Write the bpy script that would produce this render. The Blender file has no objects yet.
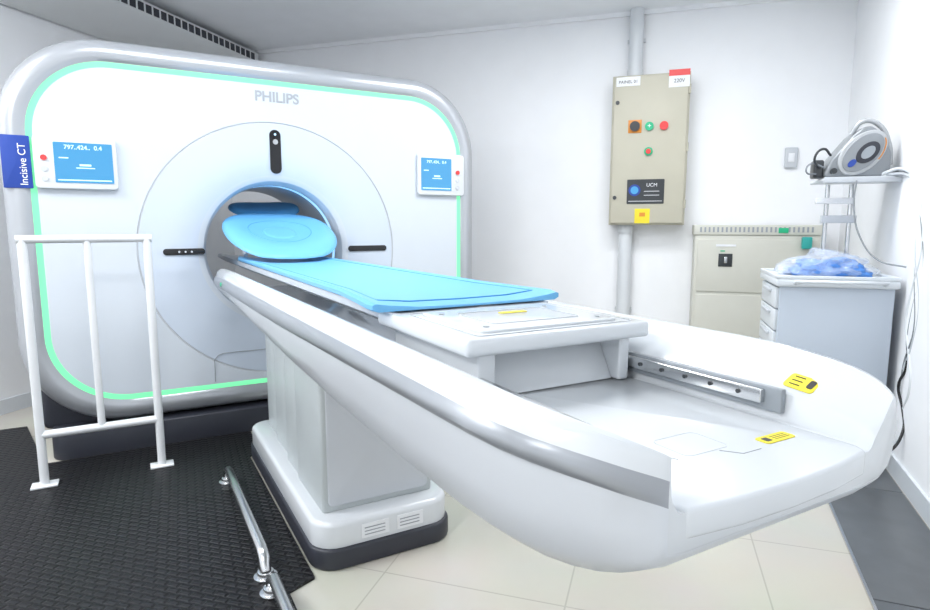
import bpy, bmesh, math, random
from mathutils import Vector, Matrix, noise
random.seed(4)
sc=bpy.context.scene
try:
    sc.view_settings.view_transform='Standard'
except Exception: pass

# ---------------------------------------------------------------- materials
def mat(name,col,rough=0.5,metal=0.0,emit=None,es=0.0,var=0.03,scale=6.0,bump=0.0,bscale=200,coat=0.0,alpha=1.0,trans=0.0,spec=0.5):
    m=bpy.data.materials.new(name); m.use_nodes=True
    nt=m.node_tree; b=nt.nodes['Principled BSDF']
    b.inputs['Roughness'].default_value=rough; b.inputs['Metallic'].default_value=metal
    b.inputs['Coat Weight'].default_value=coat
    b.inputs['Alpha'].default_value=alpha
    b.inputs['Specular IOR Level'].default_value=spec
    b.inputs['Transmission Weight'].default_value=trans
    tc=nt.nodes.new('ShaderNodeTexCoord')
    n=nt.nodes.new('ShaderNodeTexNoise'); n.inputs['Scale'].default_value=scale; n.inputs['Detail'].default_value=3
    nt.links.new(tc.outputs['Object'],n.inputs['Vector'])
    r=nt.nodes.new('ShaderNodeValToRGB')
    r.color_ramp.elements[0].position=0.3; r.color_ramp.elements[1].position=0.7
    r.color_ramp.elements[0].color=tuple(max(0,c*(1-var)) for c in col)+(1,)
    r.color_ramp.elements[1].color=tuple(min(1,c*(1+var)) for c in col)+(1,)
    nt.links.new(n.outputs['Fac'],r.inputs['Fac']); nt.links.new(r.outputs['Color'],b.inputs['Base Color'])
    if emit:
        b.inputs['Emission Color'].default_value=tuple(emit)+(1,); b.inputs['Emission Strength'].default_value=es
    if bump>0:
        n2=nt.nodes.new('ShaderNodeTexNoise'); n2.inputs['Scale'].default_value=bscale
        nt.links.new(tc.outputs['Object'],n2.inputs['Vector'])
        bp=nt.nodes.new('ShaderNodeBump'); bp.inputs['Strength'].default_value=bump; bp.inputs['Distance'].default_value=0.002
        nt.links.new(n2.outputs['Fac'],bp.inputs['Height']); nt.links.new(bp.outputs['Normal'],b.inputs['Normal'])
    return m
M={}
M['wall']=mat('wall_paint',(0.90,0.915,0.94),0.6,bump=0.15,bscale=60,var=0.01)
M['ceil']=mat('ceiling_paint',(0.88,0.905,0.94),0.8,var=0.015)
M['white']=mat('white_gloss_plastic',(0.67,0.70,0.73),0.2,var=0.008,coat=0.3)
M['face']=mat('gantry_white',(0.60,0.65,0.71),0.3,var=0.008,coat=0.2)
M['dish']=mat('gantry_dish_glow_tint',(0.56,0.63,0.73),0.3,var=0.008,coat=0.2)  # white dish tinted blue, paints in the glow reflected round the bore
M['lgrey']=mat('light_grey_plastic',(0.54,0.57,0.61),0.35,var=0.01)
M['grey']=mat('grey_plastic',(0.30,0.33,0.36),0.4,var=0.02)
M['silver']=mat('silver_paint',(0.44,0.46,0.49),0.28,metal=0.4,var=0.01)
M['tsil']=mat('table_silver_band',(0.34,0.36,0.39),0.3,metal=0.3,var=0.01)
M['belly']=mat('table_underbody',(0.62,0.65,0.69),0.35,var=0.01)
M['steel']=mat('stainless_steel',(0.62,0.63,0.64),0.22,metal=1.0,var=0.03)
M['dark']=mat('dark_plastic',(0.035,0.04,0.045),0.35)
M['base']=mat('base_dark_grey',(0.030,0.033,0.045),0.45)
M['black']=mat('black_gloss',(0.01,0.01,0.012),0.12)
M['blue']=mat('blue_vinyl',(0.14,0.43,0.73),0.42,var=0.02,scale=3)
M['blued']=mat('blue_vinyl_seam',(0.07,0.30,0.60),0.5)
M['green']=mat('green_led',(0.10,0.42,0.22),0.5,emit=(0.20,0.86,0.40),es=0.9)
M['cyan']=mat('added_bore_glow',(0.6,0.8,1),0.5,emit=(0.30,0.62,1.0),es=1.1)  # glowing band added inside the tunnel for the bluish glow
M['screen']=mat('screen_blue',(0.02,0.08,0.16),0.2,emit=(0.07,0.36,0.68),es=0.9)
M['screenl']=mat('screen_light',(0.4,0.6,0.8),0.2,emit=(0.5,0.8,0.95),es=0.7)
M['label_blue']=mat('label_blue',(0.015,0.055,0.32),0.4)
M['txtw']=mat('text_white',(0.80,0.82,0.85),0.5)
M['txtg']=mat('logo_grey',(0.36,0.38,0.41),0.4)
M['txtk']=mat('text_black',(0.03,0.03,0.03),0.5)
M['yellow']=mat('yellow_label',(0.82,0.68,0.03),0.5)
M['beige']=mat('beige_enamel',(0.50,0.48,0.39),0.45,var=0.02)
M['beige2']=mat('beige_cabinet',(0.60,0.60,0.54),0.45,var=0.02)
M['gbtn']=mat('green_button',(0.02,0.45,0.22),0.4)
M['rbtn']=mat('red_button',(0.75,0.05,0.05),0.4)
M['orange']=mat('orange_plate',(0.70,0.26,0.03),0.4)
M['pvc']=mat('painted_pipe',(0.68,0.71,0.74),0.4)
M['rail']=mat('white_rail_paint',(0.74,0.76,0.78),0.3)
M['cart']=mat('cart_enamel',(0.50,0.56,0.64),0.35,var=0.01)
M['cartw']=mat('cart_white',(0.68,0.72,0.76),0.35,var=0.01)
M['colm']=mat('column_panel_grey',(0.47,0.51,0.52),0.4,var=0.01)
M['ac']=mat('ac_white',(0.72,0.74,0.75),0.4,var=0.01)
M['cable']=mat('grey_cable',(0.22,0.24,0.26),0.5)
M['teal']=mat('teal_plastic',(0.03,0.36,0.33),0.4)
M['cloth']=mat('blue_cloth',(0.08,0.25,0.66),0.7,var=0.2,scale=14)
M['plate']=mat('trench_plate',(0.13,0.14,0.15),0.35,metal=0.2,var=0.08,scale=9)
M['bag']=mat('clear_bag',(0.75,0.82,0.92),0.12,alpha=0.3)
M['msil']=mat('monitor_silver',(0.27,0.29,0.31),0.35,metal=0.3,var=0.02)
M['mring']=mat('monitor_ring_grey',(0.45,0.47,0.49),0.35,metal=0.2,var=0.02)
M['light']=mat('added_light_panel',(1,1,1),0.5,emit=(1,1,1),es=3.0)  # glowing face of the added, unseen ceiling lights

# tile floor
def tile_mat():
    m=bpy.data.materials.new('floor_tiles'); m.use_nodes=True; nt=m.node_tree; b=nt.nodes['Principled BSDF']
    tc=nt.nodes.new('ShaderNodeTexCoord'); mp=nt.nodes.new('ShaderNodeMapping')
    mp.inputs['Rotation'].default_value=(0,0,math.radians(17.6)); mp.inputs['Location'].default_value=(0.22,0.1,0)
    nt.links.new(tc.outputs['Object'],mp.inputs['Vector'])
    br=nt.nodes.new('ShaderNodeTexBrick'); br.offset=0.0
    br.inputs['Scale'].default_value=1.0; br.inputs['Brick Width'].default_value=0.6; br.inputs['Row Height'].default_value=0.6
    br.inputs['Mortar Size'].default_value=0.003; br.inputs['Mortar Smooth'].default_value=0.2
    br.inputs['Color1'].default_value=(0.61,0.585,0.515,1); br.inputs['Color2'].default_value=(0.63,0.605,0.535,1)
    br.inputs['Mortar'].default_value=(0.48,0.46,0.40,1)
    nt.links.new(mp.outputs['Vector'],br.inputs['Vector'])
    n=nt.nodes.new('ShaderNodeTexNoise'); n.inputs['Scale'].default_value=2.5; n.inputs['Detail'].default_value=6
    nt.links.new(tc.outputs['Object'],n.inputs['Vector'])
    mx=nt.nodes.new('ShaderNodeMixRGB'); mx.blend_type='MULTIPLY'; mx.inputs['Fac'].default_value=0.18
    nt.links.new(br.outputs['Color'],mx.inputs['Color1']); nt.links.new(n.outputs['Color'],mx.inputs['Color2'])
    nt.links.new(mx.outputs['Color'],b.inputs['Base Color'])
    b.inputs['Roughness'].default_value=0.22
    return m
M['tile']=tile_mat()
def rubber():
    m=bpy.data.materials.new('black_rubber_tread'); m.use_nodes=True; nt=m.node_tree; b=nt.nodes['Principled BSDF']
    tc=nt.nodes.new('ShaderNodeTexCoord')
    mp=nt.nodes.new('ShaderNodeMapping'); mp.inputs['Rotation'].default_value=(0,0,math.radians(45))
    nt.links.new(tc.outputs['Object'],mp.inputs['Vector'])
    a=nt.nodes.new('ShaderNodeTexBrick'); a.offset=0.5
    a.inputs['Scale'].default_value=1.0; a.inputs['Brick Width'].default_value=0.045; a.inputs['Row Height'].default_value=0.026
    a.inputs['Mortar Size'].default_value=0.007; a.inputs['Mortar Smooth'].default_value=0.6
    a.inputs['Color1'].default_value=(1,1,1,1); a.inputs['Color2'].default_value=(1,1,1,1); a.inputs['Mortar'].default_value=(0,0,0,1)
    nt.links.new(mp.outputs['Vector'],a.inputs['Vector'])
    r=nt.nodes.new('ShaderNodeValToRGB')
    r.color_ramp.elements[0].color=(0.003,0.003,0.004,1); r.color_ramp.elements[1].color=(0.010,0.010,0.012,1)
    nt.links.new(a.outputs['Color'],r.inputs['Fac']); nt.links.new(r.outputs['Color'],b.inputs['Base Color'])
    bp=nt.nodes.new('ShaderNodeBump'); bp.inputs['Strength'].default_value=0.9; bp.inputs['Distance'].default_value=0.004
    nt.links.new(a.outputs['Color'],bp.inputs['Height']); nt.links.new(bp.outputs['Normal'],b.inputs['Normal'])
    b.inputs['Roughness'].default_value=0.38; b.inputs['Specular IOR Level'].default_value=0.3
    return m
M['rubber']=rubber()

# ---------------------------------------------------------------- helpers
def link(o,parent=None):
    sc.collection.objects.link(o)
    if parent: o.parent=parent
    return o
def empty(name,loc=(0,0,0),rz=0):
    e=bpy.data.objects.new(name,None); e.empty_display_size=0.1
    e.location=loc; e.rotation_euler=(0,0,rz); sc.collection.objects.link(e); return e
def meshobj(name,verts,faces,m,parent=None,smooth=False,fm=None,bevel=0,seg=3):
    me=bpy.data.meshes.new(name); me.from_pydata([tuple(v) for v in verts],[],faces)
    ms=m if isinstance(m,list) else [m]
    for k in ms: me.materials.append(M[k])
    if fm:
        for p,i in zip(me.polygons,fm): p.material_index=i
    bm=bmesh.new(); bm.from_mesh(me)
    bmesh.ops.recalc_face_normals(bm,faces=bm.faces)
    if bevel>0:
        es=[e for e in bm.edges if e.is_manifold and e.calc_face_angle(0)>0.5]
        bmesh.ops.bevel(bm,geom=es,offset=bevel,segments=seg,affect='EDGES',profile=0.5,clamp_overlap=True)
    bm.to_mesh(me); bm.free()
    if smooth or bevel>0:
        for p in me.polygons: p.use_smooth=True
        try: me.set_sharp_from_angle(angle=math.radians(38))
        except Exception: pass
    o=bpy.data.objects.new(name,me); return link(o,parent)
def box(name,x0,x1,y0,y1,z0,z1,m,parent=None,bevel=0.0,seg=3,taper=0):
    v=[(x0,y0,z0),(x1,y0,z0),(x1,y1,z0),(x0,y1,z0),(x0+taper,y0+taper,z1),(x1-taper,y0+taper,z1),(x1-taper,y1-taper,z1),(x0+taper,y1-taper,z1)]
    f=[(0,3,2,1),(4,5,6,7),(0,1,5,4),(1,2,6,5),(2,3,7,6),(3,0,4,7)]
    return meshobj(name,v,f,m,parent,bevel=bevel,seg=seg)
def prism(name,pts,axis,a0,a1,m,parent=None,bevel=0,seg=3):
    def P(p,a):
        return {'z':(p[0],p[1],a),'y':(p[0],a,p[1]),'x':(a,p[0],p[1])}[axis]
    n=len(pts); v=[P(p,a0) for p in pts]+[P(p,a1) for p in pts]
    f=[tuple(range(n)),tuple(range(2*n-1,n-1,-1))]+[(i,(i+1)%n,n+(i+1)%n,n+i) for i in range(n)]
    return meshobj(name,v,f,m,parent,bevel=bevel,seg=seg)
def rrect(x0,x1,y0,y1,r,n=6):
    pts=[]
    for cx,cy,a in ((x1-r,y0+r,-90),(x1-r,y1-r,0),(x0+r,y1-r,90),(x0+r,y0+r,180)):
        for i in range(n+1):
            t=math.radians(a+90*i/n); pts.append((cx+r*math.cos(t),cy+r*math.sin(t)))
    return pts
def panel(name,x0,x1,z0,z1,r,y0,y1,m,parent=None,bevel=0):
    return prism(name,rrect(x0,x1,z0,z1,r),'y',y0,y1,m,parent,bevel)
def cyl(name,p0,p1,r,m,parent=None,seg=24,r2=None,bevel=0):
    p0=Vector(p0);p1=Vector(p1);d=(p1-p0).normalized()
    u=d.orthogonal().normalized();w=d.cross(u); r2=r if r2 is None else r2
    v=[];n=seg
    for i in range(n):
        a=2*math.pi*i/n; k=u*math.cos(a)+w*math.sin(a); v.append(p0+k*r)
    for i in range(n):
        a=2*math.pi*i/n; k=u*math.cos(a)+w*math.sin(a); v.append(p1+k*r2)
    f=[tuple(range(n))[::-1],tuple(range(n,2*n))]+[(i,(i+1)%n,n+(i+1)%n,n+i) for i in range(n)]
    return meshobj(name,v,f,m,parent,smooth=True,bevel=bevel,seg=2)
def tube(name,pts,r,m,parent=None,spline=True,cyclic=False,res=6):
    cu=bpy.data.curves.new(name+'_c','CURVE'); cu.dimensions='3D'; cu.bevel_depth=r; cu.bevel_resolution=3; cu.use_fill_caps=True
    if spline:
        s=cu.splines.new('BEZIER'); s.bezier_points.add(len(pts)-1)
        for bp,p in zip(s.bezier_points,pts):
            bp.co=p; bp.handle_left_type='AUTO'; bp.handle_right_type='AUTO'
        s.resolution_u=res
    else:
        s=cu.splines.new('POLY'); s.points.add(len(pts)-1)
        for q,p in zip(s.points,pts): q.co=tuple(p)+(1,)
    s.use_cyclic_u=cyclic
    t=bpy.data.objects.new('tmp',cu); sc.collection.objects.link(t)
    bpy.context.view_layer.update()
    me=bpy.data.meshes.new_from_object(t.evaluated_get(bpy.context.evaluated_depsgraph_get()))
    bpy.data.objects.remove(t); bpy.data.curves.remove(cu)
    me.materials.clear(); me.materials.append(M[m])
    for p in me.polygons: p.use_smooth=True; p.material_index=0
    return link(bpy.data.objects.new(name,me),parent)
def text(name,body,size,loc,rot,m,parent=None,ext=0.0006,align='CENTER',off=0.0,sx=1.0):
    cu=bpy.data.curves.new(name+'_c','FONT'); cu.body=body; cu.size=size; cu.extrude=ext; cu.offset=off
    cu.align_x=align; cu.align_y='CENTER'
    t=bpy.data.objects.new('tmp',cu); sc.collection.objects.link(t); bpy.context.view_layer.update()
    me=bpy.data.meshes.new_from_object(t.evaluated_get(bpy.context.evaluated_depsgraph_get()))
    bpy.data.objects.remove(t)
    me.materials.clear(); me.materials.append(M[m])
    for p in me.polygons: p.material_index=0
    o=bpy.data.objects.new(name,me); o.location=loc; o.rotation_euler=rot; o.scale=(sx,1,1)
    return link(o,parent)
def loft(name,secs,m,parent,fm=None,cap=True,closed=True,smooth=True):
    n=len(secs[0]); v=[p for s in secs for p in s]; f=[];mi=[]
    for k in range(len(secs)-1):
        rng=n if closed else n-1
        for i in range(rng):
            j=(i+1)%n
            f.append((k*n+i,k*n+j,(k+1)*n+j,(k+1)*n+i)); mi.append(fm(k,i) if fm else 0)
    if cap:
        f.append(tuple(range(n))[::-1]); mi.append(fm(-1,0) if fm else 0)
        f.append(tuple(range((len(secs)-1)*n,len(secs)*n))); mi.append(fm(-2,0) if fm else 0)
    return meshobj(name,v,f,m,parent,smooth=smooth,fm=mi)

H=1.15; CEIL=2.71
# ---------------------------------------------------------------- camera
cam=bpy.data.cameras.new('camera'); co=bpy.data.objects.new('camera',cam); sc.collection.objects.link(co)
cam.sensor_width=36; cam.lens=36*600/930; cam.clip_start=0.02
co.location=(0,0,H); co.rotation_euler=(math.radians(90-7.6),0,0); sc.camera=co

# ---------------------------------------------------------------- room
BR=Vector((2.63,4.245)); BL=Vector((-2.22,5.80)); FL=Vector((-4.30,-1.8)); FR=Vector((0.19,-1.8))
def wall(name,a,b,z0,z1,m,th=0.1):
    d=(b-a).normalized(); nrm=Vector((-d.y,d.x))
    c=(BR+BL+FL+FR)/4
    if (c-a).dot(nrm)>0: nrm=-nrm
    a2=a+nrm*th; b2=b+nrm*th
    v=[(a.x,a.y,z0),(b.x,b.y,z0),(b2.x,b2.y,z0),(a2.x,a2.y,z0),(a.x,a.y,z1),(b.x,b.y,z1),(b2.x,b2.y,z1),(a2.x,a2.y,z1)]
    return meshobj(name,v,[(0,3,2,1),(4,5,6,7),(0,1,5,4),(1,2,6,5),(2,3,7,6),(3,0,4,7)],m)
wall('wall_back',BL,BR,0,CEIL,'wall'); wall('wall_left',FL,BL,0,CEIL,'wall')
wall('wall_right',BR,FR,0,CEIL,'wall'); wall('wall_front',FR,FL,0,CEIL,'wall')
poly=[(FL.x-.1,FL.y-.1),(FR.x+.1,FR.y-.1),(BR.x+.15,BR.y),(BL.x,BL.y+.12),(BL.x-.1,BL.y)]
prism('floor',poly,'z',-0.1,0,'tile'); prism('ceiling',poly,'z',CEIL,CEIL+.1,'ceil')
def trim(name,a,b,z0,z1,th,m):
    d=(b-a).normalized(); nrm=Vector((-d.y,d.x)); c=(BR+BL+FL+FR)/4
    if (c-a).dot(nrm)<0: nrm=-nrm
    a=a+d*0.02; b=b-d*0.02
    a2=a+nrm*th; b2=b+nrm*th
    v=[(a.x,a.y,z0),(b.x,b.y,z0),(b2.x,b2.y,z0),(a2.x,a2.y,z0),(a.x,a.y,z1),(b.x,b.y,z1),(b2.x,b2.y,z1),(a2.x,a2.y,z1)]
    return meshobj(name,v,[(0,3,2,1),(4,5,6,7),(0,1,5,4),(1,2,6,5),(2,3,7,6),(3,0,4,7)],m)
for nm,a,b in (('back',BL,BR),('left',FL,BL),('right',BR,FR)):
    trim('baseboard_'+nm,a,b,0.0,0.09,0.012,'cartw')
trim('trim_1',BL,BR,CEIL-0.03,CEIL,0.03,'wall')
trim('trim_2',FL,BL,CEIL-0.03,CEIL,0.03,'wall')

# trench cover along right wall
rd=(BR-FR).normalized(); rang=math.atan2(rd.y,rd.x)-math.pi/2
tr=empty('floor_trench_cover',(FR.x,FR.y,0),rang)
for i in range(5):
    y0=0.9+i*0.92
    box('cover_plate_%d'%(i+1),-0.325,-0.02,y0,y0+0.915,0,0.008,'plate',tr,bevel=0.002)
box('frame_edge',-0.335,-0.326,0.9,5.5,0,0.01,'steel',tr)

# ---------------------------------------------------------------- local frame of the scanner
G=(-1.05,3.373,0); RZ=math.atan2(.489,.872)
mt=empty('rubber_floor_mat',G,RZ)
prism('tread_sheet',[(-.20,-.048),(-.20,-.35),(-.268,-.43),(-.268,-1.62),(-.36,-1.66),(-.36,-3.2),(-2.75,-3.2),(-2.4,-.2),(-1.46,.66),(-1.30,.66),(-1.15,-.048)],'z',0,0.008,'rubber',mt)

# ---- gantry
ga=empty('ct_scanner_gantry',G,RZ)
CX,CZ=0.0,1.01
def sdf(x,z,cx,cz,hw,hh,r):
    dx=abs(x-cx)-(hw-r); dz=abs(z-cz)-(hh-r)
    return math.hypot(max(dx,0),max(dz,0))+min(max(dx,dz),0)-r
def outl(th,ins):
    hw=1.25-ins; zlo=.15+ins; zhi=2.035-ins; r=max(.44-ins*0.8,0.1); cx=.03; cz=(zlo+zhi)/2; hh=(zhi-zlo)/2
    lo,hi=0.0,3.0
    for _ in range(40):
        mid=(lo+hi)/2
        if sdf(CX+mid*math.cos(th),CZ+mid*math.sin(th),cx,cz,hw,hh,r)<0: lo=mid
        else: hi=mid
    return lo
N=288
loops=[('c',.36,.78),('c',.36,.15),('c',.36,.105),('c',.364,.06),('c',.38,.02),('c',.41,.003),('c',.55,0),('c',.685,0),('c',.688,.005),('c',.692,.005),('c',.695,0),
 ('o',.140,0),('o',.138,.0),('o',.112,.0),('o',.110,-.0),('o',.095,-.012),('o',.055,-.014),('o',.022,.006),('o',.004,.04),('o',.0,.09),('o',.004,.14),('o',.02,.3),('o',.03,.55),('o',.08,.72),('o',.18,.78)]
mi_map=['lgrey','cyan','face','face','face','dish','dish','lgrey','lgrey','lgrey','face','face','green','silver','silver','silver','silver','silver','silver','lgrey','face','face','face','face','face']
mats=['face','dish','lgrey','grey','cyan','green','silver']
vs=[]
for kind,a,y in loops:
    for i in range(N):
        th=2*math.pi*i/N; r=a if kind=='c' else outl(th,a)
        vs.append((CX+r*math.cos(th),y,CZ+r*math.sin(th)))
fs=[];fm=[];K=len(loops)
for k in range(K):
    k2=(k+1)%K
    for i in range(N):
        j=(i+1)%N
        fs.append((k*N+i,k*N+j,k2*N+j,k2*N+i)); fm.append(mats.index(mi_map[k]))
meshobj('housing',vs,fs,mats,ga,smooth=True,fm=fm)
prism('base_plinth',rrect(-1.12,1.16,-.04,.72,.08),'z',0,.14,'base',ga,bevel=.01)
box('base_body',-1.16,1.2,.12,.70,.12,.45,'base',ga,bevel=.03)
tube('service_seam',[(-.36,-.001,.30),(-.36,-.001,.42),(-.34,-.001,.445),(-.31,-.001,.455),(.31,-.001,.455),(.34,-.001,.445),(.36,-.001,.42),(.36,-.001,.30)],.0022,'grey',ga,spline=False)
def capsule(nm,x0,x1,z0,z1):
    r=min(x1-x0,z1-z0)/2-0.001
    panel(nm,x0,x1,z0,z1,r,-.006,.012,'black',ga,bevel=.002)
capsule('camera_window',-.02,.04,1.43,1.665)
cyl('camera_lens',(.01,-.010,1.60),(.01,-.004,1.60),.014,'steel',ga)
cyl('camera_status_led',(.01,-.010,1.64),(.01,-.004,1.64),.006,'screenl',ga)
capsule('laser_window_1',-.575,-.375,.995,1.028); capsule('laser_window_2',.41,.65,.995,1.028)
for i,x in enumerate((-.50,-.47,-.44)): cyl('laser_led_%d'%i,(x,-.008,1.011),(x,-.005,1.011),.005,'lgrey',ga)
def ctl(nm,x0,x1,z0,z1,sx0,sx1):
    panel(nm+'_bezel',x0,x1,z0,z1,.02,-.024,.0,'white',ga,bevel=.006)
    a0,a1,b0_,b1_=sx0,sx1,z0+.03,z1-.028
    panel(nm+'_screen',a0,a1,b0_,b1_,.004,-.027,-.022,'screen',ga)
    w=a1-a0;h=b1_-b0_
    text(nm+'_readout','797..424..  0.4',w*.115,((a0+a1)/2,-.0275,b1_-h*.12),(math.pi/2,0,0),'screenl',ga,ext=.0003,off=.0005)
    panel(nm+'_patient_icon',a0+w*.42,a0+w*.62,b0_+h*.42,b0_+h*.47,.001,-.0276,-.027,'screenl',ga)
    panel(nm+'_patient_icon_2',a0+w*.36,a0+w*.68,b0_+h*.36,b0_+h*.385,.001,-.0276,-.027,'screenl',ga)
    panel(nm+'_field',a0+w*.08,a0+w*.24,b0_+h*.60,b0_+h*.63,.001,-.0276,-.027,'screenl',ga)
    panel(nm+'_softkeys',a0+w*.04,a1-w*.04,b0_+h*.05,b0_+h*.08,.001,-.0276,-.027,'screenl',ga)
ctl('left_panel',-1.085,-.750,1.318,1.562,-1.005,-.768)
ctl('right_panel',.86,1.185,1.335,1.59,.880,1.090)
for nm,x,z0 in (('left',-1.045,1.41),('right',1.135,1.43)):
    cyl(nm+'_stop_button',(x,-.032,z0+.05),(x,-.023,z0+.05),.013,'rbtn',ga)
    cyl(nm+'_button_2',(x,-.028,z0),(x,-.023,z0),.013,'lgrey',ga)
    cyl(nm+'_button_3',(x,-.028,z0-.045),(x,-.023,z0-.045),.013,'lgrey',ga)
panel('model_label',-1.205,-1.095,1.318,1.555,.004,-.018,.03,'label_blue',ga,bevel=.001)
text('model_text','Incisive CT',.042,(-1.125,-.0195,1.425),(math.pi/2,-math.pi/2,0),'txtw',ga)
text('logo_text','PHILIPS',.074,(.03,-.0012,1.835),(math.pi/2,0,0),'txtg',ga,ext=.001,off=.0018)

# ---- patient table
ta=empty('ct_patient_table',G,RZ)
def S(t,s,z): return (t,-s,z)
stn=[(.10,.815,.6,.90),(.13,.81,.85,.92),(.18,.80,1,.935),(.5,.775,1,.94),(1.0,.735,1,.94),(1.6,.698,1,.94),(2.1,.680,1,.94),(2.5,.674,1,.94),(2.70,.677,1,.94),
     (2.78,.682,.975,.938),(2.84,.690,.91,.934),(2.89,.701,.80,.930),(2.93,.713,.65,.925),(2.96,.726,.49,.919),(2.98,.738,.35,.913),(2.995,.751,.21,.907),(3.004,.763,.10,.902),(3.008,.770,.03,.898)]
secs=[]
for s,zb,k0,zt in stn:
    zd=min(.82,zt-.072)
    # silver band narrows towards the free end of the table
    bf=1.0-.48*min(1,max(0,(s-1.4)/1.45))
    bo=.045-.006*min(1,max(0,(s-1.4)/1.45))
    yb=zt-bo-.053*bf
    h=[(0,zd),(.198,zd),(.204,zd+.004),(.212,zt-.062),(.222,zt-.054),(.262,zt-.034),(.310,zt-.006),(.326,zt-.008),(.340,zt-.018),(.350,zt-bo+.005),(.3535,zt-bo),(.360,zt-bo-.013*bf),(.361,zt-bo-.031*bf),(.355,zt-bo-.047*bf),(.347,yb),
       (.341,zb+(yb-zb)*.62),(.318,zb+(yb-zb)*.28),(.268,zb+(yb-zb)*.07),(.19,zb),(0,zb)]
    def X(x,k): return .215+(x-.215)*k if x>.215 else x
    kr=k0 if s<1 else 1-(1-k0)*.62
    R_=[(X(x,kr),z) for x,z in h]; L_=[(-X(x,k0),z) for x,z in h]
    full=R_+L_[::-1][1:-1]
    secs.append([S(x,s,z) for x,z in full])
hn=20
def tfm(k,i):
    if k<0: return 0
    q=i if i<hn-1 else (2*(hn-1)-1-i)
    if 9<=q<=13: return 1
    if q>=14: return 2
    return 0
loft('table_body',secs,['white','tsil','belly'],ta,fm=tfm)
prism('deck_plate',[(-.200,-2.30),(-.200,-2.990),(-.188,-3.010),(-.1,-3.020),(0,-3.023),(.1,-3.020),(.188,-3.010),(.200,-2.990),(.200,-2.30)],'z',.785,.824,'white',ta,bevel=.006)
box('bearing_rail',.184,.203,-2.84,-2.40,.850,.874,'steel',ta,bevel=.002)
box('bearing_rail_back',.196,.208,-2.87,-2.40,.838,.879,'grey',ta,bevel=.002)
for i in range(7):
    cyl('rail_bolt_%d'%i,(.181,-2.45-.058*i,.862),(.186,-2.45-.058*i,.862),.004,'dark',ta,seg=12)
box('bearing_rail_b',-.203,-.184,-2.84,-2.40,.850,.874,'steel',ta,bevel=.002)
panelz=lambda nm,x0,x1,s0,s1,z,m,r=.006,th=.0012: prism(nm,rrect(x0,x1,-s1,-s0,r),'z',z,z+th,m,ta)
def frame(nm,x0,x1,s0,s1,z,w=.0025,m='grey'):
    pts=[(p[0],p[1],z) for p in rrect(x0,x1,-s1,-s0,.012)]
    tube(nm,pts,w/2,m,ta,spline=False,cyclic=True)
frame('deck_hatch_seam',-.06,.03,2.83,2.90,.8240,w=.0012,m='lgrey')
tube('deck_seam',[(-.12,-2.80,.824),(-.08,-2.90,.824)],.0008,'grey',ta,spline=False)
tube('deck_seam_2',[(.0,-2.905,.824),(.02,-2.93,.824),(.06,-2.93,.824)],.0008,'grey',ta,spline=False)
panelz('warning_label_deck',.085,.155,2.90,2.925,.8241,'yellow')
panelz('warning_label_deck_print',.092,.105,2.906,2.919,.8252,'txtk',r=.002,th=.0004)
for i in range(3): panelz('warning_label_deck_line_%d'%i,.112,.148,2.907+i*.005,2.908+i*.005,.8252,'txtk',r=.0003,th=.0004)
def rimz(nm,x0,x1,s0,s1,dz,m,r=.006):
    o=panelz(nm,x0,x1,s0,s1,0,m,r=r)
    for v in o.data.vertices:
        s=-v.co.y; zt=.938-.004*min(1,max(0,(s-2.78)/.06))-.004*min(1,max(0,(s-2.84)/.05))-.006*max(0,(s-2.89)/.04)
        v.co.z=zt-.054+(v.co.x-.222)*.5+dz+v.co.z
rimz('warning_label_rim',.222,.254,2.852,2.903,.0018,'yellow')
rimz('warning_label_rim_print',.230,.248,2.888,2.898,.0026,'txtk',r=.003)
for i in range(3): rimz('warning_label_rim_line_%d'%i,.229+i*.009,.2302+i*.009,2.860,2.878,.0026,'txtk',r=.0004)
# carriage
box('carriage_top',-.226,.222,-2.555,-2.12,.915,.949,'white',ta,bevel=.010)
box('carriage_side_1',-.193,-.155,-2.54,-2.15,.826,.916,'white',ta,bevel=.005)
box('carriage_side_2',.150,.178,-2.54,-2.15,.826,.916,'white',ta,bevel=.005)
prism('carriage_back',[(-2.47,.916),(-2.515,.835),(-2.52,.826),(-2.2,.826),(-2.2,.916)],'x',-.156,.151,'white',ta,bevel=.003)
prism('carriage_cover',rrect(-.17,.17,-2.515,-2.24,.02),'z',.946,.955,'white',ta,bevel=.003)
frame('carriage_seam_1',-.19,.19,2.22,2.535,.950,w=.0018,m='lgrey')
frame('carriage_seam_2',-.11,.11,2.30,2.46,.9555,w=.0015,m='lgrey')
panelz('carriage_label',-.02,.05,2.33,2.350,.9552,'yellow')
for i,(x,s) in enumerate(((-.14,2.29),(.14,2.29),(-.14,2.48),(.14,2.48))): cyl('cover_screw_%d'%i,(x,-s,.955),(x,-s,.9565),.006,'grey',ta,seg=12)
# cradle
secs=[]
for s,w in ((-1.1,.17),(-1.0,.19),(.0,.205),(1.9,.215),(2.2,.22)):
    h=[(0,.935),(.6,.938),(.93,.95),(1.0,.952),(1.0,.93),(.8,.905),(0,.89)]
    pts=[(x*w,z) for x,z in h]; full=pts+[(-x,z) for x,z in pts[::-1][1:-1]]
    secs.append([S(x,s,z) for x,z in full])
loft('cradle',secs,'lgrey',ta)
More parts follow.
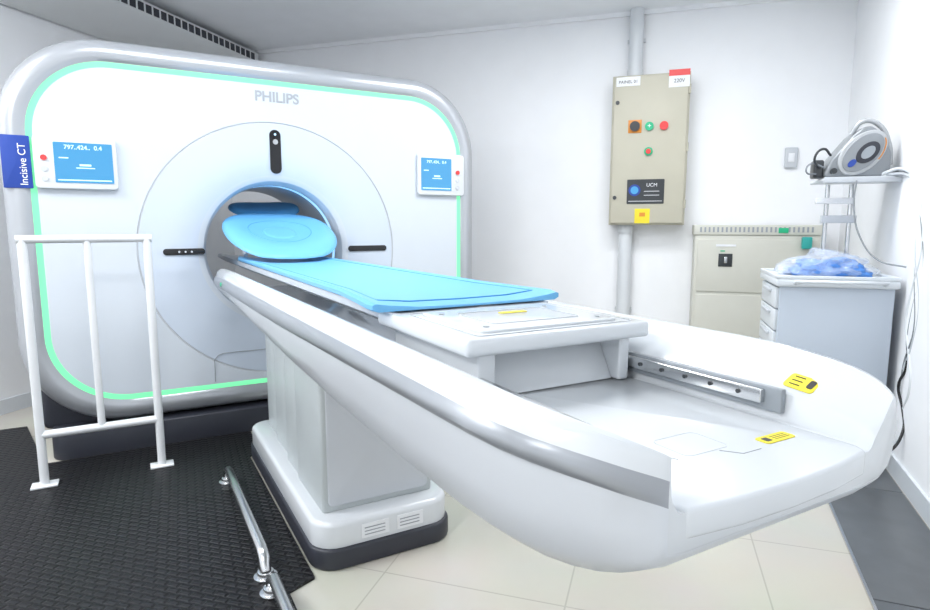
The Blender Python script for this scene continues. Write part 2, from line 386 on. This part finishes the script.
# pedestal
prism('pedestal_skirt',rrect(-.262,.262,-1.615,-.36,.09),'z',0,.075,'base',ta,bevel=.01)
prism('pedestal_base',rrect(-.255,.255,-1.605,-.37,.09),'z',.06,.165,'white',ta,bevel=.018)
box('column_inner',-.160,.160,-1.45,-.45,.15,.72,'base',ta)
box('column_shell_1',-.172,.172,-.66,-.44,.16,.765,'colm',ta,bevel=.012)
box('column_shell_2',-.184,.184,-.93,-.685,.16,.735,'colm',ta,bevel=.012)
box('column_shell_3',-.198,.198,-1.15,-.955,.16,.71,'colm',ta,bevel=.010)
box('column_shell_4',-.208,.208,-1.52,-1.170,.16,.70,'colm',ta,bevel=.014)
panel('column_front_panel',-.188,.188,.185,.68,.02,-1.525,-1.51,'lgrey',ta,bevel=.004)
for i,x in enumerate((-.10,.03)):
    panel('rating_label_%d'%i,x,x+.10,.09,.14,.003,-1.608,-1.6045,'txtw',ta)
    for j in range(3): panel('label_line_%d_%d'%(i,j),x+.01,x+.085,.10+j*.012,.1035+j*.012,.001,-1.609,-1.6075,'grey',ta)
cyl('lift_button',(-.354,-.45,.872),(-.365,-.45,.872),.010,'gbtn',ta)

# ---- mattress
mp=empty('table_mattress',G,RZ)
secs=[]
for s,w in ((-.15,.17),(-.13,.19),(0.0,.212),(1.0,.222),(1.85,.232),(2.05,.252),(2.16,.266),(2.19,.262)):
    e=.004 if s in(-.15,2.19) else 0
    h=[(0,.962-e),(.55,.964-e),(.85,.972-e),(.97,.977-e),(1.0,.970),(1.0,.960),(.95,.9535),(0,.9535)]
    pts=[(x*w,z) for x,z in h]; full=pts+[(-x,z) for x,z in pts[::-1][1:-1]]
    secs.append([S(x,s,z) for x,z in full])
loft('pad',secs,'blue',mp)
for sg in (-1,1):
    tube('side_seam_%d'%(sg+2),[(sg*w*.86,-s,.9725) for s,w in ((0.0,.212),(1.0,.222),(1.85,.232),(2.05,.255),(2.12,.262))],.0018,'blued',mp,spline=False)
tube('end_seam',[(-.225,-2.12,.973),(-.14,-2.12,.9655),(0,-2.12,.9635),(.14,-2.12,.9655),(.225,-2.12,.973)],.0018,'blued',mp,spline=False)

# ---- head cushion
hc=empty('head_cushion',G,RZ)
def disc(nm,cs,rt,rs,zf,th,m,parent,rings=14,seg=64,ct=0):
    vs=[];fs=[]
    def ring(k,top):
        q=math.sin(k/rings*math.pi/2)
        for i in range(seg):
            a=2*math.pi*i/seg
            c=math.copysign(abs(math.cos(a))**.85,math.cos(a)); d=math.copysign(abs(math.sin(a))**.85,math.sin(a))
            x=ct+rt*q*c; s=cs+rs*q*d
            edge=math.sqrt(max(0,1-q**8))
            z=zf(x,s,q)+ (th*edge if top else -0.0)
            vs.append((x,-s,z))
    for top in (1,0):
        for k in range(1,rings+1): ring(k,top)
    c0=len(vs); vs.append((ct,-cs,zf(ct,cs,0)+th)); c1=len(vs); vs.append((ct,-cs,zf(ct,cs,0)))
    for top in (0,1):
        o=top*rings*seg
        for k in range(rings-1):
            for i in range(seg):
                j=(i+1)%seg; fs.append((o+k*seg+i,o+k*seg+j,o+(k+1)*seg+j,o+(k+1)*seg+i))
        for i in range(seg): fs.append((c0 if top==0 else c1,o+i,o+(i+1)%seg))
    o1=(rings-1)*seg; o2=rings*seg+o1
    for i in range(seg): fs.append((o1+i,o1+(i+1)%seg,o2+(i+1)%seg,o2+i))
    return meshobj(nm,vs,fs,m,parent,smooth=True)
def slope(s): 
    k=max(0,(.38-s)/.6); return .982+.20*k**1.0
def zf1(x,s,q): return slope(s)+.35*x*x
def dip(x,s): 
    d=((x/.17)**2+((s-.08)/.17)**2); return -.018*math.exp(-d*d)
disc('headrest_pad',.08,.290,.34,lambda x,s,q:zf1(x,s,q)+dip(x,s)*.999,.042,'blue',hc)
tube('headrest_seam',[(.165*math.cos(a),-(.08+.165*math.sin(a)),zf1(.165*math.cos(a),.08+.165*math.sin(a),0)+dip(.165*math.cos(a),.08+.165*math.sin(a))+.0415) for a in [2*math.pi*i/40 for i in range(40)]],.0022,'blued',hc,spline=False,cyclic=True)
disc('headrest_inner_pad',.08,.09,.09,lambda x,s,q:zf1(x,s,q)+dip(x,s)+.034,.014,'blue',hc)
def zf2(x,s,q): return 1.190+.5*x*x+(-.30-s)*.30
disc('neck_support_pad',-.42,.21,.14,zf2,.035,'blue',hc,ct=.02)
tube('support_bracket',[(-.17,.0,.985),(-.18,.2,1.10),(-.16,.42,1.18)],.012,'lgrey',hc)
tube('support_bracket_2',[(.17,.0,.985),(.18,.2,1.10),(.16,.42,1.18)],.012,'lgrey',hc)

# ---- guard railing
gr=empty('guard_railing',G,RZ)
RR=.018
Z=1.09
x0,x1,ys=-1.118,-.655,-.35
tube('top_rail',[(x0-.02,ys,Z),(x1+.02,ys,Z)],RR,'rail',gr,spline=False)
tube('bottom_rail',[(x0,ys,.24),(x1,ys,.24)],RR,'rail',gr,spline=False)
for i,x in enumerate((x0,x1)):
    cyl('post_%d'%(i+1),(x,ys,.012),(x,ys,Z),RR,'rail',gr)
    box('foot_plate_%d'%(i+1),x-.05,x+.05,ys-.035,ys+.035,.009,.018,'rail',gr,bevel=.002)
cyl('mid_post',((x0+x1)/2,ys,.24),((x0+x1)/2,ys,Z),RR*.85,'rail',gr)

# ---- floor grab bars
for k,(s0,s1) in enumerate(((.70,1.54),(1.64,2.5))):
    fb=empty('floor_bar' if k==0 else 'floor_bar.001',G,RZ)
    tube('bar',[(-.408,-s0-.0,.03),(-.408,-s0-.012,.066),(-.408,-s0-.05,.08),(-.408,-s1+.05,.08),(-.408,-s1+.012,.066),(-.408,-s1,.03)],.019,'steel',fb,spline=False)
    for j,s in enumerate((s0,s1)):
        cyl('flange_%d'%j,(-.408,-s,.009),(-.408,-s,.03),.026,'steel',fb,bevel=.002)
        cyl('flange_plate_%d'%j,(-.408,-s,.0085),(-.408,-s,.014),.038,'steel',fb,bevel=.001)

# ---------------------------------------------------------------- back wall items
W0=(1.686,4.547,0)
dd=(BR-BL).normalized(); tpar=(Vector(W0[:2])-BL).dot(dd); pw=BL+dd*tpar; W0=(pw.x,pw.y,0); WR=math.atan2(dd.y,dd.x)
eb=empty('electrical_control_box',W0,WR)
bx0,bx1,bz0,bz1=-.580,-.045,1.15,2.22; yb=-.20
box('enclosure',bx0,bx1,yb+.02,-.005,bz0,bz1,'beige',eb,bevel=.004)
box('door',bx0+.012,bx1-.012,yb,yb+.024,bz0+.012,bz1-.012,'beige',eb,bevel=.006)
def ex(u): return bx0+(u-608)*(bx1-bx0)/80
def ez(v): return bz1-(v-73)*.00705
box('rotary_plate',ex(626),ex(640),yb-.006,yb,ez(131),ez(118),'orange',eb,bevel=.002)
cyl('rotary_knob',(ex(633),yb-.025,ez(124.5)),(ex(633),yb-.005,ez(124.5)),.035,'dark',eb)
cyl('green_button',(ex(648),yb-.018,ez(125)),(ex(648),yb,ez(125)),.030,'gbtn',eb)
cyl('red_button',(ex(663),yb-.018,ez(125)),(ex(663),yb,ez(125)),.030,'rbtn',eb)
cyl('lamp_bezel',(ex(648),yb-.012,ez(150)),(ex(648),yb,ez(150)),.030,'gbtn',eb)
cyl('lamp_red',(ex(648),yb-.02,ez(150)),(ex(648),yb-.01,ez(150)),.018,'rbtn',eb)
text('button_i','+',.05,(ex(648),yb-.019,ez(125)),(math.pi/2,0,0),'txtw',eb)
panel('notice_plate',ex(627),ex(666),ez(203),ez(178),.006,yb-.004,yb,'dark',eb)
cyl('notice_emblem',(ex(635),yb-.006,ez(189)),(ex(635),yb-.003,ez(189)),.042,'label_blue',eb)
cyl('notice_emblem_core',(ex(635),yb-.007,ez(189)),(ex(635),yb-.005,ez(189)),.028,'screen',eb)
text('notice_text','UCM',.035,(ex(653),yb-.0045,ez(184)),(math.pi/2,0,0),'txtw',eb)
for i in range(2): box('notice_line_%d'%i,ex(645),ex(661),yb-.005,yb-.003,ez(190.5+i*4),ez(190+i*4),'txtw',eb)
box('notice_line_3',ex(629),ex(664),yb-.005,yb-.003,ez(200.5),ez(200),'txtw',eb)
box('warning_sticker',ex(636),ex(652),yb-.003,yb,ez(223),ez(208),'yellow',eb)
box('warning_triangle',ex(641),ex(647),yb-.004,yb-.002,ez(216),ez(212),'orange',eb)
box('tag_1',ex(612),ex(637),yb-.003,yb,ez(84),ez(75),'txtw',eb)
text('tag_1_text','PAINEL 01',.03,(ex(624.5),yb-.0035,ez(80)),(math.pi/2,0,0),'txtk',eb)
box('tag_2',ex(666),ex(687),yb-.003,yb,ez(88),ez(71),'txtw',eb)
box('tag_2_red',ex(666),ex(687),yb-.004,yb-.002,ez(77),ez(71),'rbtn',eb)
text('tag_2_text','220V',.035,(ex(676.5),yb-.0035,ez(82)),(math.pi/2,0,0),'txtk',eb)
for i,z in enumerate((1.35,2.03)): cyl('door_lock_%d'%i,(bx0+.04,yb-.008,z),(bx0+.04,yb,z),.014,'dark',eb)
for i,z in enumerate((1.3,1.7,2.1)): cyl('hinge_%d'%i,(bx1-.004,yb+.004,z-.03),(bx1-.004,yb+.004,z+.03),.008,'beige',eb)
pp=empty('conduit_pipe',W0,WR)
cyl('upper_section',(-.43,-.065,bz1+.002),(-.43,-.065,CEIL-.002),.050,'pvc',pp)
cyl('lower_section',(-.46,-.065,.0),(-.46,-.065,bz0-.002),.050,'pvc',pp)
cyl('coupling_upper',(-.43,-.065,bz1+.004),(-.43,-.065,bz1+.06),.057,'pvc',pp)
cyl('coupling_lower',(-.46,-.065,bz0-.06),(-.46,-.065,bz0-.004),.057,'pvc',pp)
for i,z in enumerate((2.5,.5)):
    box('clamp_%d'%i,(-.43 if i==0 else -.46)-.065,(-.43 if i==0 else -.46)+.065,-.02,-.003,z-.012,z+.012,'pvc',pp)
# floor cabinet
fc=empty('electrical_floor_cabinet',W0,WR)
box('carcass',.03,.82,-.26,-.015,.0,1.08,'beige2',fc,bevel=.004)
box('top_cap',.02,.83,-.27,-.012,1.08,1.15,'beige2',fc,bevel=.006)
box('plinth',.04,.81,-.255,-.02,.0,.08,'grey',fc)
box('upper_door',.05,.80,-.268,-.258,.68,1.05,'beige2',fc,bevel=.004)
box('lower_door',.05,.80,-.268,-.258,.10,.66,'beige2',fc,bevel=.004)
for i in range(26): box('vent_slot_%02d'%i,.06+i*.028,.072+i*.028,-.2725,-.268,1.10,1.135,'grey',fc)
box('breaker_plate',.19,.28,-.275,-.266,.86,.95,'dark',fc,bevel=.002)
box('breaker_handle',.225,.245,-.30,-.274,.885,.93,'steel',fc,bevel=.003)
box('id_tag',.17,.30,-.272,-.267,1.00,1.015,'txtw',fc)
box('green_tag',.20,.23,-.272,-.267,.965,.973,'gbtn',fc)
box('junction_tag',.56,.62,-.276,-.268,1.095,1.13,'gbtn',fc,bevel=.002)
box('teal_module',.70,.76,-.32,-.275,.99,1.07,'teal',fc,bevel=.008)
sw=empty('wall_switch',W0,WR)
box('plate',.61,.69,-.030,-.001,1.55,1.69,'lgrey',sw,bevel=.006); box('rocker',.63,.67,-.036,-.029,1.59,1.65,'txtw',sw,bevel=.003)

# ---------------------------------------------------------------- cart
CR=WR
CO=(1.985,2.75,0)
ca=empty('medical_cart',CO,CR)
W=.48; D=.46; T=.895
box('side_panel_near',-W,-.0,0,.02,.13,T-.04,'cart',ca,bevel=.004)
box('body',-W+.01,-.005,.018,D,.13,T-.04,'cart',ca,bevel=.004)
box('top_tray',-W-.02,.015,-.02,D+.02,T-.04,T,'cartw',ca,bevel=.010)
for nm,a in (('near',(-W-.02,.015,-.02,-.008)),('far',(-W-.02,.015,D+.008,D+.02)),('left',(-W-.02,-W-.008,-.008,D+.008)),('right',(.003,.015,-.008,D+.008))):
    box('tray_lip_'+nm,a[0],a[1],a[2],a[3],T-.002,T+.015,'cartw',ca,bevel=.003)
zz=[.15,.30,.42,.53,.63,.74,.85]
for i in range(6):
    box('drawer_%d'%(i+1),-W-.012,-W+.012,.03,D-.02,zz[i]+.004,zz[i+1]-.004,'cartw',ca,bevel=.004)
    box('drawer_handle_%d'%(i+1),-W-.026,-W-.012,.14,D-.13,zz[i+1]-.035,zz[i+1]-.02,'lgrey',ca,bevel=.003)
tube('push_handle',[(-.42,-.02,T-.02),(-.42,-.055,T-.01),(-.05,-.055,T-.01),(-.05,-.02,T-.02)],.009,'cartw',ca,spline=False)
box('bumper',-W-.02,.01,-.015,D+.01,.10,.135,'grey',ca,bevel=.01)
for i,(x,y) in enumerate(((-W+.05,.05),(-.05,.05),(-W+.05,D-.05),(-.05,D-.05))):
    cyl('caster_stem_%d'%i,(x,y,.07),(x,y,.10),.012,'steel',ca)
    cyl('caster_wheel_%d'%i,(x-.014,y,.045),(x+.014,y,.045),.045,'grey',ca,bevel=.004)
    box('caster_fork_%d'%i,x-.02,x+.02,y-.02,y+.02,.06,.085,'lgrey',ca,bevel=.003)
for i,(x,y) in enumerate(((-.21,D-.03),(-.10,D-.03))):
    cyl('pole_%d'%i,(x,y,T),(x,y,1.36),.011,'steel',ca)
SH=1.365
box('upper_shelf',-.28,.10,.22,D+.04,SH,SH+.016,'cartw',ca,bevel=.005)
box('upper_shelf_rim',-.28,.10,.212,.222,SH-.008,SH+.02,'lgrey',ca,bevel=.003)
box('pole_bracket',-.23,-.07,D-.05,D-.0,1.16,1.20,'lgrey',ca,bevel=.004)
box('outlet_strip',-.27,-.09,D-.075,D-.045,1.26,1.29,'txtw',ca,bevel=.004)

# monitor
MX=.085
mo=empty('patient_monitor',tuple(Vector(CO)+Matrix.Rotation(CR,3,'Z')@Vector((MX,0,0))),CR)
b0=SH+.0205
prof=[(-.36,b0+.012),(-.34,b0),(-.11,b0),(-.07,b0+.03),(-.075,b0+.12),(-.12,b0+.21),(-.165,b0+.245),(-.20,b0+.24),(-.24,b0+.205),(-.33,b0+.085)]
prism('body',prof,'y',.25,.44,'msil',mo,bevel=.018,seg=4)
cxm,czm=-.20,b0+.115
def ell(a,b,rot,n=40,dx=0,dz=0):
    pts=[]
    for i in range(n):
        t=2*math.pi*i/n; x=a*math.cos(t); z=b*math.sin(t)
        pts.append((cxm+dx+x*math.cos(rot)-z*math.sin(rot),czm+dz+x*math.sin(rot)+z*math.cos(rot)))
    return pts
R=math.radians(48)
prism('face_ring',ell(.125,.082,R),'y',.235,.255,'mring',mo,bevel=.006)
prism('face_display',ell(.108,.066,R),'y',.229,.24,'msil',mo,bevel=.003)
prism('face_screen',ell(.060,.040,R,dx=.02,dz=.0),'y',.225,.232,'base',mo,bevel=.002)
prism('face_trace',ell(.036,.022,R,dx=.02),'y',.222,.2255,'grey',mo)
prism('blue_key',ell(.022,.014,R,dx=-.045,dz=-.05),'y',.2245,.2295,'label_blue',mo)
tube('orange_band',[(cxm+.115*math.cos(t)*math.cos(R)-.074*math.sin(t)*math.sin(R),.236,czm+.115*math.cos(t)*math.sin(R)+.074*math.sin(t)*math.cos(R)) for t in [math.radians(-80+i*8) for i in range(9)]],.003,'orange',mo)
tube('carry_handle',[(-.24,.30,b0+.215),(-.20,.28,b0+.27),(-.135,.28,b0+.255),(-.075,.29,b0+.15),(-.062,.30,b0+.06)],.012,'mring',mo)
box('paddle_holder',-.40,-.355,.27,.36,b0,b0+.09,'dark',mo,bevel=.01)
tube('paddle_cord',[(-.38,.27,b0+.05),(-.41,.22,b0+.10),(-.37,.24,b0+.14),(-.33,.27,b0+.11)],.006,'dark',mo)
tube('paddle_cord_2',[(-.39,.27,b0+.02),(-.44,.24,b0+.03),(-.42,.25,b0+.07),(-.36,.25,b0+.05)],.004,'cable',mo)
cyl('front_knob',(-.32,.225,b0+.03),(-.32,.25,b0+.03),.014,'dark',mo)

# bag of supplies
bg=empty('bag_of_blue_supplies',CO,CR)
def blob(nm,c,r,m,seed,amp,zmin,f=1.3):
    bm=bmesh.new(); bmesh.ops.create_icosphere(bm,subdivisions=5,radius=1)
    for v in bm.verts:
        n0=v.co.normalized()
        d=noise.noise(n0*f+Vector((seed,0,0)))+.35*abs(noise.noise(n0*f*2.6+Vector((seed,3,0))))
        k=1+amp*d
        p=Vector((n0.x*r[0]*k,n0.y*r[1]*k,n0.z*r[2]*k))+Vector(c)
        p.z=max(p.z,zmin); v.co=p
    me=bpy.data.meshes.new(nm); bm.to_mesh(me); bm.free(); me.materials.append(M[m])
    for p in me.polygons: p.use_smooth=True
    return link(bpy.data.objects.new(nm,me),bg)
blob('folded_cloth',(-.20,.21,T+.035),(.13,.11,.055),'cloth',3,.5,T+.003)
blob('folded_cloth_2',(-.31,.24,T+.03),(.09,.09,.045),'cloth',8,.5,T+.003)
blob('plastic_film',(-.235,.22,T+.04),(.185,.14,.075),'bag',12,.5,T+.001,f=2.2)

# cables (hang between the cart and the right wall)
cb=empty('monitor_cables',CO,CR)
tube('cable_1',[(-.02,.26,b0+.012),(.03,.18,b0+.03),(.06,.06,b0-.03),(.035,-.12,1.22),(.03,-.17,1.05),(.035,-.10,.88),(.035,-.06,.72),(.03,-.14,.58),(.025,-.20,.45),(.035,-.12,.32)],.008,'pvc',cb)
tube('cable_2',[(-.02,.30,b0+.02),(.05,.22,b0+.02),(.06,.10,b0-.1),(.045,-.04,1.08),(.035,-.12,.88),(.03,-.17,.70),(.035,-.08,.52),(.04,-.06,.40),(.04,-.08,.31)],.007,'cable',cb)
tube('cable_3',[(-.14,.205,b0-.02),(-.15,.18,1.25),(-.12,.13,1.08),(-.06,.06,.985),(.025,-.02,.96)],.004,'cable',cb)
tube('cable_4',[(.0,.25,b0+.01),(.05,.12,b0-.01),(.05,.0,1.25),(.035,-.10,1.0),(.03,-.20,.80),(.03,-.16,.62),(.035,-.08,.50)],.007,'lgrey',cb)
tube('cable_5',[(.02,.24,b0+.01),(.06,.10,b0+.0),(.045,-.04,1.25),(.03,-.15,1.12),(.03,-.20,.96),(.035,-.12,.80),(.035,-.10,.60),(.03,-.20,.48),(.035,-.14,.36)],.006,'cable',cb)
tube('power_cord',[(.035,-.08,.66),(.03,-.12,.52),(.02,-.08,.42),(.03,-.12,.33),(.02,-.18,.24),(-.04,-.20,.14),(-.12,-.16,.10),(-.13,-.13,.18),(-.06,-.12,.22)],.006,'black',cb)
box('wall_plug',.035,.062,-.12,-.06,.27,.33,'dark',cb,bevel=.005)

# ---------------------------------------------------------------- air conditioner along left wall
ld=(BL-FL).normalized(); lang=math.atan2(ld.y,ld.x)-math.pi/2
ac=empty('air_conditioner',(BL.x,BL.y,0),lang)
x0,x1,y0,y1=.02,.42,-3.6,-.10
prism('casing',[(x0,CEIL-.032),(x1-.06,CEIL-.032),(x1,CEIL-.045),(x1,CEIL-.13),(x1-.05,CEIL-.17),(x0,CEIL-.26)],'y',y0,y1,'ac',ac,bevel=.006)
for i in range(36):
    y=-.16-i*.07
    box('grille_slot_%02d'%i,x1-.001,x1+.003,y-.05,y,CEIL-.118,CEIL-.062,'base',ac)

# ---------------------------------------------------------------- lights added out of view, placed to brighten walls and cart
def lamp(nm,x,y,sx,sy,p,rz=0,col=(.975,.985,1.0)):
    e=empty(nm,(x,y,0),rz)
    box('frame',-sx/2-.03,sx/2+.03,-sy/2-.03,sy/2+.03,CEIL-.03,CEIL-.001,'ac',e,bevel=.004)
    box('diffuser',-sx/2,sx/2,-sy/2,sy/2,CEIL-.034,CEIL-.030,'light',e)
    l=bpy.data.lights.new(nm+'_lamp','AREA'); l.shape='RECTANGLE'; l.size=sx; l.size_y=sy; l.energy=p; l.color=col
    o=bpy.data.objects.new(nm+'_lamp',l); o.location=(0,0,CEIL-.04); link(o,e)
lamp('added_ceiling_light',-2.7,1.6,1.2,.6,50,RZ)
lamp('added_ceiling_light.001',-.7,2.1,1.2,.6,29,RZ)
lamp('added_ceiling_light.002',.9,3.0,1.2,.6,31,WR)
lamp('added_ceiling_light.003',-1.9,-.7,1.2,.6,54,RZ)
w=bpy.data.worlds.new('world'); sc.world=w; w.use_nodes=True
w.node_tree.nodes['Background'].inputs[0].default_value=(.9,.95,1,1); w.node_tree.nodes['Background'].inputs[1].default_value=.3
